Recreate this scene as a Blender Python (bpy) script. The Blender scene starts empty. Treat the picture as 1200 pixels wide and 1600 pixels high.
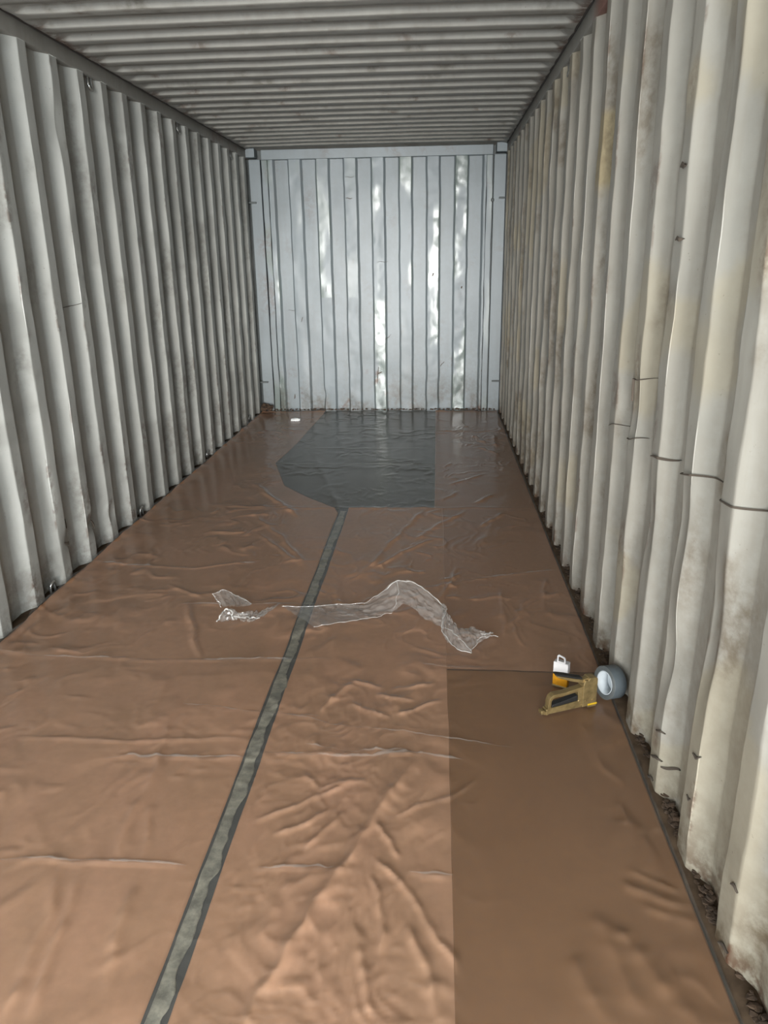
import bpy, bmesh, math, random
import numpy as np
from mathutils import Vector, Matrix

SC = bpy.context.scene
COL = SC.collection

def lin(r, g, b):
    f = lambda c: (c / 12.92) if c <= 0.04045 else ((c + 0.055) / 1.055) ** 2.4
    return (f(r / 255.0), f(g / 255.0), f(b / 255.0), 1.0)

# ------------------------------------------------------------------ camera
PITCH, YAW, ROLL = 0.318687, 0.06968, -0.015443
CAM_POS = Vector((0.5545, 0.0, 1.4374))
cp, sp, cy, sy, cr, sr = math.cos(PITCH), math.sin(PITCH), math.cos(YAW), math.sin(YAW), math.cos(ROLL), math.sin(ROLL)
fw = Vector((-sy * cp, cy * cp, -sp)); rt = Vector((cy, sy, 0)); up = rt.cross(fw)
r2 = rt * cr + up * sr; u2 = up * cr - rt * sr
cam_data = bpy.data.cameras.new('camera')
cam_data.sensor_fit = 'AUTO'; cam_data.sensor_width = 36.0
cam_data.lens = 1194.36 / 1600.0 * 36.0
cam_data.clip_start = 0.02
cam = bpy.data.objects.new('camera', cam_data); COL.objects.link(cam)
cam.matrix_world = Matrix(((r2.x, u2.x, -fw.x, CAM_POS.x), (r2.y, u2.y, -fw.y, CAM_POS.y), (r2.z, u2.z, -fw.z, CAM_POS.z), (0, 0, 0, 1)))
SC.camera = cam

# ------------------------------------------------------------------ light
WORLD_STRENGTH = 1.0
world = bpy.data.worlds.new('overcast_sky'); SC.world = world
world.use_nodes = True
wn = world.node_tree.nodes['Background']
wn.inputs[0].default_value = lin(236, 246, 252)
wn.inputs[1].default_value = WORLD_STRENGTH
Y_DOOR = -1.3
pl = bpy.data.lights.new('doorway_portal', 'AREA'); pl.shape = 'RECTANGLE'; pl.size = 2.36; pl.size_y = 2.42
pl.cycles.is_portal = True
po = bpy.data.objects.new('doorway_portal', pl); COL.objects.link(po)
po.location = (0, Y_DOOR - 0.02, 1.2); po.rotation_euler = (math.radians(-90), 0, math.radians(180))
SUN_STRENGTH = 0.52
if SUN_STRENGTH > 0:
    sl = bpy.data.lights.new('low_sun', 'SUN'); sl.energy = SUN_STRENGTH; sl.angle = math.radians(22); sl.color = (1.0, 0.98, 0.95)
    so = bpy.data.objects.new('low_sun', sl); COL.objects.link(so)
    so.rotation_euler = Vector((-0.025, 1.0, -0.03)).to_track_quat('-Z', 'Y').to_euler()

SC.view_settings.view_transform = 'Standard'
SC.view_settings.look = 'None'
SC.view_settings.gamma = 1.0
SC.view_settings.use_curve_mapping = False
SC.view_settings.exposure = 3.9
SC.cycles.max_bounces = 10; SC.cycles.diffuse_bounces = 8; SC.cycles.glossy_bounces = 4; SC.cycles.transparent_max_bounces = 16
SC.cycles.caustics_reflective = False; SC.cycles.caustics_refractive = False
SC.cycles.use_denoising = True

# ------------------------------------------------------------------ noise
def _hash(ix, iy, seed):
    h = (ix.astype(np.int64) * 374761393 + iy.astype(np.int64) * 668265263 + seed * 974634777) & 0xffffffff
    h = ((h ^ (h >> 13)) * 1274126177) & 0xffffffff
    h = (h ^ (h >> 16)) & 0xffffffff
    return h / 4294967295.0
def vnoise(x, y, seed=0):
    x = np.asarray(x, float); y = np.asarray(y, float)
    ix = np.floor(x); iy = np.floor(y); fx = x - ix; fy = y - iy
    fx = fx * fx * fx * (fx * (fx * 6 - 15) + 10); fy = fy * fy * fy * (fy * (fy * 6 - 15) + 10)
    a = _hash(ix, iy, seed); b = _hash(ix + 1, iy, seed); c = _hash(ix, iy + 1, seed); d = _hash(ix + 1, iy + 1, seed)
    return (a * (1 - fx) + b * fx) * (1 - fy) + (c * (1 - fx) + d * fx) * fy
def fbm(x, y, o=4, seed=0):
    s = 0.0; a = 0.5; t = 0.0
    for i in range(o):
        s = s + a * vnoise(x * 2 ** i + 17.3 * i, y * 2 ** i + 9.1 * i, seed + i); t += a; a *= 0.5
    return s / t
def ridged(x, y, o=3, seed=0):
    s = 0.0; a = 0.6; t = 0.0
    for i in range(o):
        s = s + a * (1 - np.abs(2 * vnoise(x * 2 ** i, y * 2 ** i, seed + i * 7) - 1)); t += a; a *= 0.5
    return s / t
def sstep(a, b, v):
    t = np.clip((v - a) / (b - a), 0, 1); return t * t * (3 - 2 * t)

# ------------------------------------------------------------------ object helpers
def tag(o, label=None, cat=None, group=None, kind=None):
    if label: o['label'] = label
    if cat: o['category'] = cat
    if group: o['group'] = group
    if kind: o['kind'] = kind
    return o
def empty(name, loc, rz=0.0):
    o = bpy.data.objects.new(name, None); COL.objects.link(o)
    o.location = loc; o.rotation_euler = (0, 0, rz); o.empty_display_size = 0.05
    return o
def link(name, me, m, parent=None):
    o = bpy.data.objects.new(name, me); COL.objects.link(o)
    if m is not None and len(me.materials) == 0: me.materials.append(m)
    if parent is not None: o.parent = parent
    return o
def smooth(me):
    me.polygons.foreach_set('use_smooth', np.ones(len(me.polygons), bool)); me.update()
def grid_mesh(name, P, col=None, flip=False):
    """P: (n,m,3) array of points -> quad grid mesh, optional (n,m,3) colour attribute 'wear'"""
    n, m = P.shape[:2]
    me = bpy.data.meshes.new(name)
    idx = np.arange(n * m).reshape(n, m)
    q = np.stack([idx[:-1, :-1], idx[1:, :-1], idx[1:, 1:], idx[:-1, 1:]], -1).reshape(-1, 4)
    if flip: q = q[:, ::-1]
    me.vertices.add(n * m); me.vertices.foreach_set('co', P.reshape(-1).astype(np.float32))
    me.loops.add(q.size); me.loops.foreach_set('vertex_index', q.reshape(-1).astype(np.int32))
    me.polygons.add(len(q)); me.polygons.foreach_set('loop_start', (np.arange(len(q)) * 4).astype(np.int32))
    me.update(calc_edges=True); me.validate()
    if col is not None:
        at = me.color_attributes.new('wear', 'FLOAT_COLOR', 'POINT')
        c = np.ones((n * m, 4), np.float32); c[:, :3] = col.reshape(-1, 3); at.data.foreach_set('color', c.reshape(-1))
    smooth(me)
    return me
def bm_box(bm, x0, x1, y0, y1, z0, z1, bev=0.0):
    r = bmesh.ops.create_cube(bm, size=1.0)
    for v in r['verts']:
        v.co = Vector(((x0 + x1) / 2 + v.co.x * (x1 - x0), (y0 + y1) / 2 + v.co.y * (y1 - y0), (z0 + z1) / 2 + v.co.z * (z1 - z0)))
    if bev > 0:
        es = list({e for v in r['verts'] for e in v.link_edges})
        bmesh.ops.bevel(bm, geom=es, offset=bev, segments=2, affect='EDGES', profile=0.5)
def bm_obj(name, bm, m, parent=None, sm=False):
    bmesh.ops.recalc_face_normals(bm, faces=bm.faces[:])
    me = bpy.data.meshes.new(name); bm.to_mesh(me); bm.free()
    if sm: smooth(me)
    return link(name, me, m, parent)
def box(name, x0, x1, y0, y1, z0, z1, m, parent=None, bev=0.003):
    bm = bmesh.new(); bm_box(bm, x0, x1, y0, y1, z0, z1, bev); return bm_obj(name, bm, m, parent)
def tube_bm(bm, pts, r, seg=10, closed=False):
    pts = [Vector(p) for p in pts]; n = len(pts); rings = []
    for i, p in enumerate(pts):
        a = pts[(i - 1) % n] if (closed or i > 0) else p
        b = pts[(i + 1) % n] if (closed or i < n - 1) else p
        t = (b - a).normalized(); s = t.orthogonal() if abs(t.z) > 0.95 else t.cross(Vector((0, 0, 1)))
        s.normalize(); w = t.cross(s)
        rings.append([bm.verts.new(p + (s * math.cos(k * 2 * math.pi / seg) + w * math.sin(k * 2 * math.pi / seg)) * r) for k in range(seg)])
    for i in range(n if closed else n - 1):
        A, B = rings[i], rings[(i + 1) % n]
        for k in range(seg):
            bm.faces.new((A[k], A[(k + 1) % seg], B[(k + 1) % seg], B[k]))
    if not closed: bm.faces.new(rings[0][::-1]); bm.faces.new(rings[-1])
def prism_bm(bm, outline, y0, y1, bev=0.0):
    """outline of (s, z) extruded along local y"""
    vs = [bm.verts.new((s, y0, z)) for s, z in outline]
    f = bm.faces.new(vs); r = bmesh.ops.extrude_face_region(bm, geom=[f])
    nv = [e for e in r['geom'] if isinstance(e, bmesh.types.BMVert)]
    for v in nv: v.co.y = y1
    if bev > 0:
        es = list({e for v in vs + nv for e in v.link_edges})
        bmesh.ops.bevel(bm, geom=es, offset=bev, segments=2, affect='EDGES', profile=0.5)

# ------------------------------------------------------------------ materials
def mat(name):
    m = bpy.data.materials.new(name); m.use_nodes = True
    nt = m.node_tree; b = nt.nodes['Principled BSDF']
    return m, nt, b
def N(nt, t, **kw):
    n = nt.nodes.new(t)
    for k, v in kw.items():
        if hasattr(n, k): setattr(n, k, v)
        else: n.inputs[k].default_value = v
    return n
def noise_node(nt, scale, detail=4.0, rough=0.55, stretch=(1, 1, 1)):
    tc = N(nt, 'ShaderNodeTexCoord'); mp = N(nt, 'ShaderNodeMapping'); mp.inputs['Scale'].default_value = stretch
    nt.links.new(tc.outputs['Object'], mp.inputs['Vector'])
    n = N(nt, 'ShaderNodeTexNoise'); n.inputs['Scale'].default_value = scale; n.inputs['Detail'].default_value = detail; n.inputs['Roughness'].default_value = rough
    nt.links.new(mp.outputs['Vector'], n.inputs['Vector']); return n
def ramp(nt, src, p0, p1, c0=(0, 0, 0, 1), c1=(1, 1, 1, 1)):
    r = N(nt, 'ShaderNodeValToRGB'); e = r.color_ramp.elements
    e[0].position = p0; e[1].position = p1; e[0].color = c0; e[1].color = c1
    nt.links.new(src, r.inputs['Fac']); return r
def mixc(nt, fac, a, b, blend='MIX'):
    n = N(nt, 'ShaderNodeMix'); n.data_type = 'RGBA'; n.blend_type = blend
    for s, k in ((fac, 0), (a, 6), (b, 7)):
        if hasattr(s, 'is_linked'): nt.links.new(s, n.inputs[k])
        else: n.inputs[k].default_value = s
    return n.outputs[2]
def mul(nt, a, b, op='MULTIPLY'):
    n = N(nt, 'ShaderNodeMath'); n.operation = op; n.use_clamp = True
    for s, k in ((a, 0), (b, 1)):
        if hasattr(s, 'is_linked'): nt.links.new(s, n.inputs[k])
        else: n.inputs[k].default_value = s
    return n.outputs[0]
def bump(nt, b, src, strength, dist=0.002):
    n = N(nt, 'ShaderNodeBump'); n.inputs['Strength'].default_value = strength; n.inputs['Distance'].default_value = dist
    nt.links.new(src, n.inputs['Height']); nt.links.new(n.outputs['Normal'], b.inputs['Normal'])
def plain(name, col, rough=0.6, metal=0.0, var=0.12, scale=30.0, bmp=0.15, spec=0.5):
    m, nt, b = mat(name)
    n = noise_node(nt, scale)
    d = tuple(c * (1 - var) for c in col[:3]) + (1,); l = tuple(min(1, c * (1 + var)) for c in col[:3]) + (1,)
    r = ramp(nt, n.outputs['Fac'], 0.3, 0.7, d, l)
    nt.links.new(r.outputs['Color'], b.inputs['Base Color'])
    b.inputs['Roughness'].default_value = rough; b.inputs['Metallic'].default_value = metal
    b.inputs['Specular IOR Level'].default_value = spec
    if bmp: bump(nt, b, n.outputs['Fac'], bmp)
    return m
def paint(name, col, grime, rust, tint, rough=0.5, bmp=0.25, spec=0.4, polished=0.0):
    """weathered container paint: 'wear' attribute R = grime, G = rust, B = scuffed / repainted patches"""
    m, nt, b = mat(name)
    at = N(nt, 'ShaderNodeAttribute'); at.attribute_name = 'wear'
    sx = N(nt, 'ShaderNodeSeparateColor'); nt.links.new(at.outputs['Color'], sx.inputs['Color'])
    big = noise_node(nt, 2.2, 5, 0.6); fine = noise_node(nt, 26, 6, 0.65); streak = noise_node(nt, 9, 5, 0.6, (1, 1, 0.12)); speck = noise_node(nt, 55, 3, 0.6)
    d = tuple(c * 0.86 for c in col[:3]) + (1,)
    c = mixc(nt, ramp(nt, big.outputs['Fac'], 0.35, 0.68).outputs['Color'], col, d)
    c = mixc(nt, mul(nt, ramp(nt, streak.outputs['Fac'], 0.5, 0.78).outputs['Color'], 0.3), c, grime)
    c = mixc(nt, sx.outputs['Blue'], c, tint)
    g = mul(nt, sx.outputs['Red'], ramp(nt, fine.outputs['Fac'], 0.3, 0.62).outputs['Color'])
    c = mixc(nt, g, c, grime)
    s = mul(nt, ramp(nt, speck.outputs['Fac'], 0.70, 0.76).outputs['Color'], 0.55)
    c = mixc(nt, s, c, lin(100, 90, 78))
    r = mul(nt, sx.outputs['Green'], ramp(nt, fine.outputs['Fac'], 0.42, 0.55).outputs['Color'])
    c = mixc(nt, r, c, rust)
    nt.links.new(c, b.inputs['Base Color'])
    b.inputs['Roughness'].default_value = rough; b.inputs['Specular IOR Level'].default_value = spec
    if polished:   # rubbed patches shine
        mr = N(nt, 'ShaderNodeMapRange'); mr.inputs['To Min'].default_value = rough; mr.inputs['To Max'].default_value = polished
        nt.links.new(sx.outputs['Blue'], mr.inputs['Value']); nt.links.new(mr.outputs['Result'], b.inputs['Roughness'])
    bump(nt, b, fine.outputs['Fac'], bmp, 0.0015)
    return m

GRIME = lin(88, 81, 70); RUST = lin(84, 57, 42)
M_LEFT = paint('painted_steel_left', lin(178, 178, 172), GRIME, RUST, lin(132, 130, 124), 0.5)
M_RIGHT = paint('painted_steel_right', lin(155, 150, 140), lin(96, 82, 64), RUST, lin(160, 146, 116), 0.5)
M_END = paint('painted_steel_end', lin(116, 124, 127), lin(88, 86, 80), RUST, lin(100, 110, 104), 0.46, 0.12, 0.45, 0.22)
M_ROOF = paint('painted_steel_roof', lin(156, 153, 146), GRIME, RUST, lin(120, 84, 72), 0.55)
M_RAIL = paint('painted_steel_rail', lin(140, 137, 130), GRIME, lin(108, 62, 50), lin(118, 74, 62), 0.55)
M_SEAL = plain('dark_sealant', lin(44, 36, 30), 0.8)
M_STEEL = plain('worn_ring_steel', lin(200, 200, 196), 0.32, 0.9, 0.15)
M_SCRATCH = plain('dark_scratch', lin(74, 64, 54), 0.85)
M_DARKSTEEL = plain('dark_steel', lin(70, 74, 72), 0.6)
M_DIRT = plain('dark_dirt', lin(66, 50, 36), 0.95, 0, 0.45, 45, 0.6)
M_LEDGE = plain('dirty_steel_ledge', lin(72, 58, 45), 0.95, 0, 0.4, 18, 0.4, 0.1)

# ================================================================== SETTING
HALF, H, L_END, PITCHR, DEPTH = 1.175, 2.403, 7.557, 0.278, 0.040
RAIL_H = 0.074

def side_profile(phase, y_end):
    """(y, offset outwards) along a corrugated side panel: inner flat, far slope, recess, near slope"""
    ys, of = [], []
    k = int(math.floor((Y_DOOR - phase) / PITCHR)) - 1
    base = [(0.0, 0), (0.003, 0), (0.007, 0), (0.035, 0), (0.063, 0), (0.066, 0), (0.070, 0.0006), (0.074, 0.0024), (0.104, DEPTH * 0.5), (0.134, DEPTH - 0.0024), (0.138, DEPTH - 0.0006), (0.142, DEPTH), (0.147, DEPTH),
            (0.174, DEPTH), (0.210, DEPTH), (0.216, DEPTH - 0.0006), (0.222, DEPTH - 0.0036), (0.235, DEPTH * 0.69), (0.248, DEPTH * 0.47), (0.260, DEPTH * 0.26), (0.267, DEPTH * 0.145), (0.272, 0.0024), (0.275, 0.0008)]
    while True:
        for dy, o in base:
            y = phase + k * PITCHR + dy
            if y > y_end: return np.array(ys), np.array(of)
            if y >= Y_DOOR: ys.append(y); of.append(o)
        k += 1

def make_side(name, sgn, phase, m, dent, seed):
    ys, of = side_profile(phase, 7.655)
    zs = np.concatenate([np.linspace(0.004, 0.3, 24), np.linspace(0.33, H - RAIL_H + 0.001, 62)])
    Y, Z = np.meshgrid(ys, zs, indexing='ij'); O = np.repeat(of[:, None], len(zs), 1)
    w = (fbm(Y * 3.2, Z * 2.6, 3, seed) - 0.5) * dent + (fbm(Y * 11, Z * 7, 3, seed + 9) - 0.5) * dent * 0.8
    fade = sstep(0, 0.12, Z) * sstep(0, 0.12, (H - RAIL_H) - Z)
    # waviness of the folds along the wall as well as across it
    Y2 = Y + (fbm(Z * 4.0, np.floor((Y - phase) / PITCHR) * 3.7, 3, seed + 3) - 0.5) * 0.016 * fade * (dent / 0.010)
    if sgn > 0:
        for (dy, dz, a, sy_, sz_) in ((1.60, 0.62, 0.022, 0.05, 0.16), (1.88, 0.78, 0.018, 0.045, 0.12), (2.16, 0.70, 0.014, 0.05, 0.14), (1.36, 1.05, 0.016, 0.06, 0.15), (2.42, 1.0, 0.012, 0.05, 0.12), (1.86, 0.42, 0.016, 0.05, 0.12), (1.9, 1.75, 0.012, 0.05, 0.2)):
            w = w + a * np.exp(-((Y - dy) / sy_) ** 2 - ((Z - dz) / sz_) ** 2)
    else:
        for (dy, dz, a, sy_, sz_) in ((3.56, 0.19, 0.03, 0.03, 0.035), (3.30, 0.2, 0.014, 0.03, 0.04), (3.80, 0.16, 0.012, 0.03, 0.04), (3.77, 2.05, 0.012, 0.035, 0.10), (3.2, 0.45, 0.010, 0.03, 0.2)):
            w = w + a * np.exp(-((Y - dy) / sy_) ** 2 - ((Z - dz) / sz_) ** 2)
    X = sgn * (HALF + np.clip(O + w * fade, -0.004, 0.06))
    P = np.stack([X, Y2, Z], -1)
    rec = O / DEPTH
    low = np.exp(-Z / 0.10) * (0.35 + 0.9 * fbm(Y * 5, Z * 5, 3, seed + 20))
    spots = sstep(0.60, 0.74, fbm(Y * 6, Z * 3.0, 4, seed + 30)) * (0.55 if sgn > 0 else 0.35)
    R = low * (0.9 if sgn > 0 else 0.55) + spots + (0.16 * rec + 0.20 * np.exp(-((Z - 0.55) / 0.5) ** 2) * fbm(Y * 4, Z * 4, 3, seed + 5)) * (1.0 if sgn > 0 else 0.4)
    edge = np.exp(-((rec - 0.03) / 0.05) ** 2)
    G = sstep(0.66, 0.74, fbm(Y * 14, Z * 6, 4, seed + 40)) * (0.6 * edge + 0.25 * np.exp(-Z / 0.3))
    G = G + np.exp(-Z / 0.05) * sstep(0.45, 0.65, fbm(Y * 9, Z * 9, 3, seed + 43)) * (0.9 if sgn > 0 else 0.5)
    B = sstep(0.62, 0.66, fbm(Y * 2.0, Z * 2.5, 3, seed + 50)) * 0.35
    if sgn > 0:
        B = B + 0.95 * (np.abs(Y - 3.19) < 0.10) * sstep(1.66, 1.70, Z) * sstep(1.97, 1.93, Z)
    col = np.clip(np.stack([R, G, B], -1), 0, 1)
    o = link(name, grid_mesh(name, P, col, flip=(sgn > 0)), m)
    tag(o, kind='structure')
    return o, ys, of

PH_L, PH_R = 3.494, 1.279
wall_left, ys_l, of_l = make_side('wall_left', -1, PH_L, M_LEFT, 0.006, 11)
wall_right, ys_r, of_r = make_side('wall_right', 1, PH_R, M_RIGHT, 0.009, 77)

# scratches and cuts lying on the folds
def scratch(parent, sgn, ys, of, pts, width, m=M_SCRATCH):
    (ya, za), (yb, zb) = pts[0], pts[-1]
    n = max(4, int(abs(yb - ya) / 0.008) + 2)
    bm = bmesh.new(); prev = None
    for i in range(n + 1):
        t = i / n; y = ya + (yb - ya) * t; z = za + (zb - za) * t + 0.004 * math.sin(t * 5 + ya * 9)
        x = sgn * (HALF + np.interp(y, ys, of) - 0.0045); hw = width * (0.35 + 0.65 * math.sin(math.pi * min(1, max(0.05, t))))
        dz = hw * (1 if abs(yb - ya) > 0.012 else 0.3); dyy = 0 if abs(yb - ya) > 0.012 else hw
        ring = [bm.verts.new((x, y - dyy, z - dz)), bm.verts.new((x - sgn * 0.0012, y, z)), bm.verts.new((x, y + dyy, z + dz)), bm.verts.new((x + sgn * 0.006, y, z))]
        if prev:
            for k in range(4): bm.faces.new((prev[k], prev[(k + 1) % 4], ring[(k + 1) % 4], ring[k]))
        prev = ring
    return bm_obj('scratch', bm, m, parent)
for a, b, w in (((2.445, 1.074), (2.316, 1.089), 0.0016), ((2.446, 1.074), (2.442, 1.0), 0.0016), ((2.47, 0.880), (2.338, 0.903), 0.0016), ((2.175, 0.890), (2.036, 0.917), .004),
                ((1.925, 0.915), (1.71, 0.946), .0025), ((1.645, 0.926), (1.43, 0.965), .0025), ((2.73, 0.868), (2.595, 0.893), 0.0016), ((1.868, 0.192), (1.82, 0.207), .004),
                ((1.885, 0.098), (1.82, 0.12), .005), ((1.90, 0.018), (1.85, 0.034), .005), ((1.82, 0.105), (1.765, 0.131), .005), ((1.592, 0.307), (1.55, 0.328), .005),
                ((1.305, 0.203), (1.275, 0.209), .005), ((1.32, 0.03), (1.275, 0.05), .005), ((1.595, 0.186), (1.57, 0.195), .005), ((2.16, 1.649), (2.12, 1.655), .008), ((2.14, 1.474), (2.10, 1.48), .006)):
    scratch(wall_right, 1, ys_r, of_r, (a, b), w)
for a, b, w in (((3.591, 1.234), (3.765, 1.259), 0.0016), ((3.25, 0.205), (3.314, 0.17), .008), ((3.53, 0.215), (3.585, 0.162), .007), ((3.30, 0.26), (3.33, 0.29), .005)):
    scratch(wall_left, -1, ys_l, of_l, (a, b), w)

# top side rails, flush with the inner faces of the ribs
def rail(name, sgn):
    ys = np.linspace(Y_DOOR, 7.655, 320)
    prof = np.array([(0.064, -RAIL_H), (0.003, -RAIL_H), (0.0, -RAIL_H + 0.003), (0.0, -0.04), (0.0, -00.0016), (0.003, 0.0), (0.064, 0.0)])
    P = np.zeros((len(ys), len(prof), 3))
    P[:, :, 0] = sgn * (HALF - 0.0012 + prof[None, :, 0]); P[:, :, 1] = ys[:, None]; P[:, :, 2] = H + prof[None, :, 1]
    P[:, :, 0] += (fbm(ys * 3, ys * 0, 3, 5 + int(sgn)) - 0.5)[:, None] * 0.004
    Y = P[:, :, 1]; Z = P[:, :, 2]
    R = 0.25 * fbm(Y * 5, Z * 20, 3, 3); G = sstep(0.6, 0.75, fbm(Y * 3, Z * 8, 4, 8 + int(sgn))) * 0.5
    B = 0.85 * sstep(3.62, 3.42, Y) if sgn > 0 else 0.0 * Y
    o = link(name, grid_mesh(name, P, np.clip(np.stack([R, G, B + 0 * Y], -1), 0, 1), flip=(sgn < 0)), M_RAIL)
    return tag(o, kind='structure')
rail_l = rail('trim_1', -1); rail_r = rail('trim_2', 1)

def ring_loop(parent, x, y, z, sgn, floor_ring=False):
    bm = bmesh.new(); pts = []
    w, hgt = (0.020, 0.062) if not floor_ring else (0.02, 0.05)
    s = -1 if not floor_ring else 1
    for i in range(17):
        a = math.pi * i / 16
        pts.append((x - sgn * 0.006 * math.sin(a), y - w * math.cos(a), z + s * (hgt * 0.55 + hgt * 0.45 * math.sin(a))))
    pts = [(x, y - w, z - s * 0.012)] + pts + [(x, y + w, z - s * 0.012)]
    tube_bm(bm, pts, 0.0062, 8)
    o = bm_obj('lashing_ring', bm, M_STEEL, parent, True); return o
for k in (2, 7, 12):
    ring_loop(rail_l, -1.192, 3.668 + PITCHR * k, H - RAIL_H + 0.004, -1)
ring_loop(rail_r, 1.192, 1.453 + PITCHR * 10, H - RAIL_H + 0.004, 1)
for k in (-2, 2, 7, 12):
    ring_loop(wall_left, -1.190, 3.668 + PITCHR * k, 0.012, -1, True)

# roof: cross corrugations that run out just short of the rails
CP, C0, CD = 0.2035, 3.46, 0.023
yb = [-0.009, -0.006, 0.0, 0.006, 0.009, 0.030, 0.060, 0.088, 0.092, 0.0985, 0.105, 0.109, 0.135, 0.165]
ob = [CD, CD * 0.9, CD * 0.5, CD * 0.1, 0, 0, 0, 0, CD * 0.1, CD * 0.5, CD * 0.9, CD, CD, CD]
ys, of = [], []
k = int(math.floor((Y_DOOR - C0) / CP))
while C0 + k * CP < 7.46:
    for a, b in zip(yb, ob):
        ys.append(C0 + k * CP + a); of.append(b)
    k += 1
ys.append(7.56); of.append(0.0); ys.append(7.66); of.append(0.0)
ys = np.array(ys); of = np.array(of)
xs = np.concatenate([[-1.245, -1.17, -1.150], np.linspace(-1.135, -1.10, 4), np.linspace(-1.06, 1.06, 40), np.linspace(1.10, 1.135, 4), [1.150, 1.17, 1.245]])
X, Y = np.meshgrid(xs, ys, indexing='ij'); O = np.repeat(of[None, :], len(xs), 0)
tap = sstep(1.155, 1.095, np.abs(X))
Zc = H + O * tap + 0.006 * (1 - (X / 1.2) ** 2) + (fbm(X * 2.2, Y * 2.2, 3, 91) - 0.5) * 0.006 * tap
colr = np.stack([0.25 * fbm(X * 3, Y * 3, 3, 4) + 0.5 * sstep(0.68, 0.75, fbm(X * 9, Y * 9, 4, 5)), sstep(1.11, 1.16, np.abs(X)) * sstep(0.45, 0.6, fbm(Y * 4, X, 3, 6)) * 0.8 + 0.5 * sstep(0.76, 0.8, fbm(X * 12, Y * 12, 3, 7)), 0 * X], -1)
ceiling = tag(link('ceiling', grid_mesh('ceiling', np.stack([X, Y, Zc], -1), np.clip(colr, 0, 1), flip=False), M_ROOF), kind='structure')
for sgn in (-1, 1):
    bm = bmesh.new(); yy = np.linspace(Y_DOOR, 7.5, 160); prev = None
    for i, y in enumerate(yy):
        wob = 0.0025 * math.sin(y * 31) + 0.0018 * math.sin(y * 73 + 1)
        ring = [bm.verts.new((sgn * (HALF - 0.010 - wob), y, H - 0.001)), bm.verts.new((sgn * (HALF - 0.004), y, H - 0.0055)), bm.verts.new((sgn * (HALF + 0.006), y, H - 0.003)), bm.verts.new((sgn * (HALF + 0.006), y, H + 0.003))]
        if prev:
            for q in range(4): bm.faces.new((prev[q], prev[(q + 1) % 4], ring[(q + 1) % 4], ring[q]))
        prev = ring
    bm_obj('seam_sealant', bm, M_SEAL, ceiling)

# end wall: corrugated sheet inside a frame of header, side strips, corner plates and castings
def end_profile():
    xs, of = [-0.992], [0.0]
    D = 0.045
    for k in range(-4, 5):
        c = 0.016 + 0.254 * k; w = 0.051; s = 0.018
        for dx, o in ((-w - s - 0.0025, D), (-w - s, D), (-w - s * 0.85, D * 0.94), (-w - s * 0.15, D * 0.06), (-w, 0), (-w + 0.0025, 0), (-w * 0.6, 0), (-w * 0.2, 0), (w * 0.2, 0), (w * 0.6, 0), (w - 0.0025, 0), (w, 0), (w + s * 0.15, D * 0.06), (w + s * 0.85, D * 0.94), (w + s, D), (w + s + 0.0025, D), (0.112, D), (0.142, D)):
            x = c + dx
            if x > xs[-1] + 1e-4 and x < 0.998: xs.append(x); of.append(o)
    xs.append(1.0); of.append(0.0)
    return np.array(xs), np.array(of), D
xs, of, D = end_profile()
zs = np.concatenate([np.linspace(0.0, 2.322, 190)])
X, Z = np.meshgrid(xs, zs, indexing='ij'); O = np.repeat(of[:, None], len(zs), 1)
proud = 1 - O / D
kk = np.round((X - 0.016) / 0.254)
rough_rib = 0.35 + 0.9 * _hash(kk, kk * 0 + 3, 5)
w = (fbm(X * 16, Z * 8, 3, 60) - 0.5) * 0.011 * proud * rough_rib + (fbm(X * 5, Z * 3, 3, 61) - 0.5) * 0.008
Xd = X + (fbm(Z * 5, kk * 3.1, 3, 62) - 0.5) * 0.010 * sstep(0, 0.1, Z)
Xd = Xd + 0.012 * np.exp(-((Z - 0.16) / 0.06) ** 2 - ((X + 0.56) / 0.03) ** 2)
scuff = sstep(0.48, 0.66, fbm(X * 9, Z * 2.2, 4, 63)) * sstep(0.5, 0.95, proud) * sstep(0.35, 0.8, _hash(kk, kk * 0 + 1, 9) + 0.45 * (Z > 1.1))
lowg = np.exp(-Z / 0.19) * sstep(0.33, 0.60, fbm(X * 7, Z * 3, 3, 64)) * 1.8 + 0.30 * np.exp(-Z / 0.35) * sstep(0.45, 0.7, fbm(X * 4, Z * 3, 3, 65))
rust = sstep(0.70, 0.78, fbm(X * 13, Z * 5, 4, 66)) * (0.12 + 0.8 * np.exp(-Z / 0.25)) + np.exp(-((Z - 0.33) / 0.07) ** 2 - ((X + 0.015) / 0.03) ** 2) * 1.2 + np.exp(-((Z - 1.93) / 0.14) ** 2 - ((X + 0.62) / 0.03) ** 2) * 0.35
col = np.clip(np.stack([lowg + 0.12 * (1 - proud), rust, scuff * 0.85], -1), 0, 1)
wall_back = tag(link('wall_back', grid_mesh('wall_back', np.stack([Xd, L_END + O + w, Z], -1), col, flip=False), M_END), kind='structure')
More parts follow.
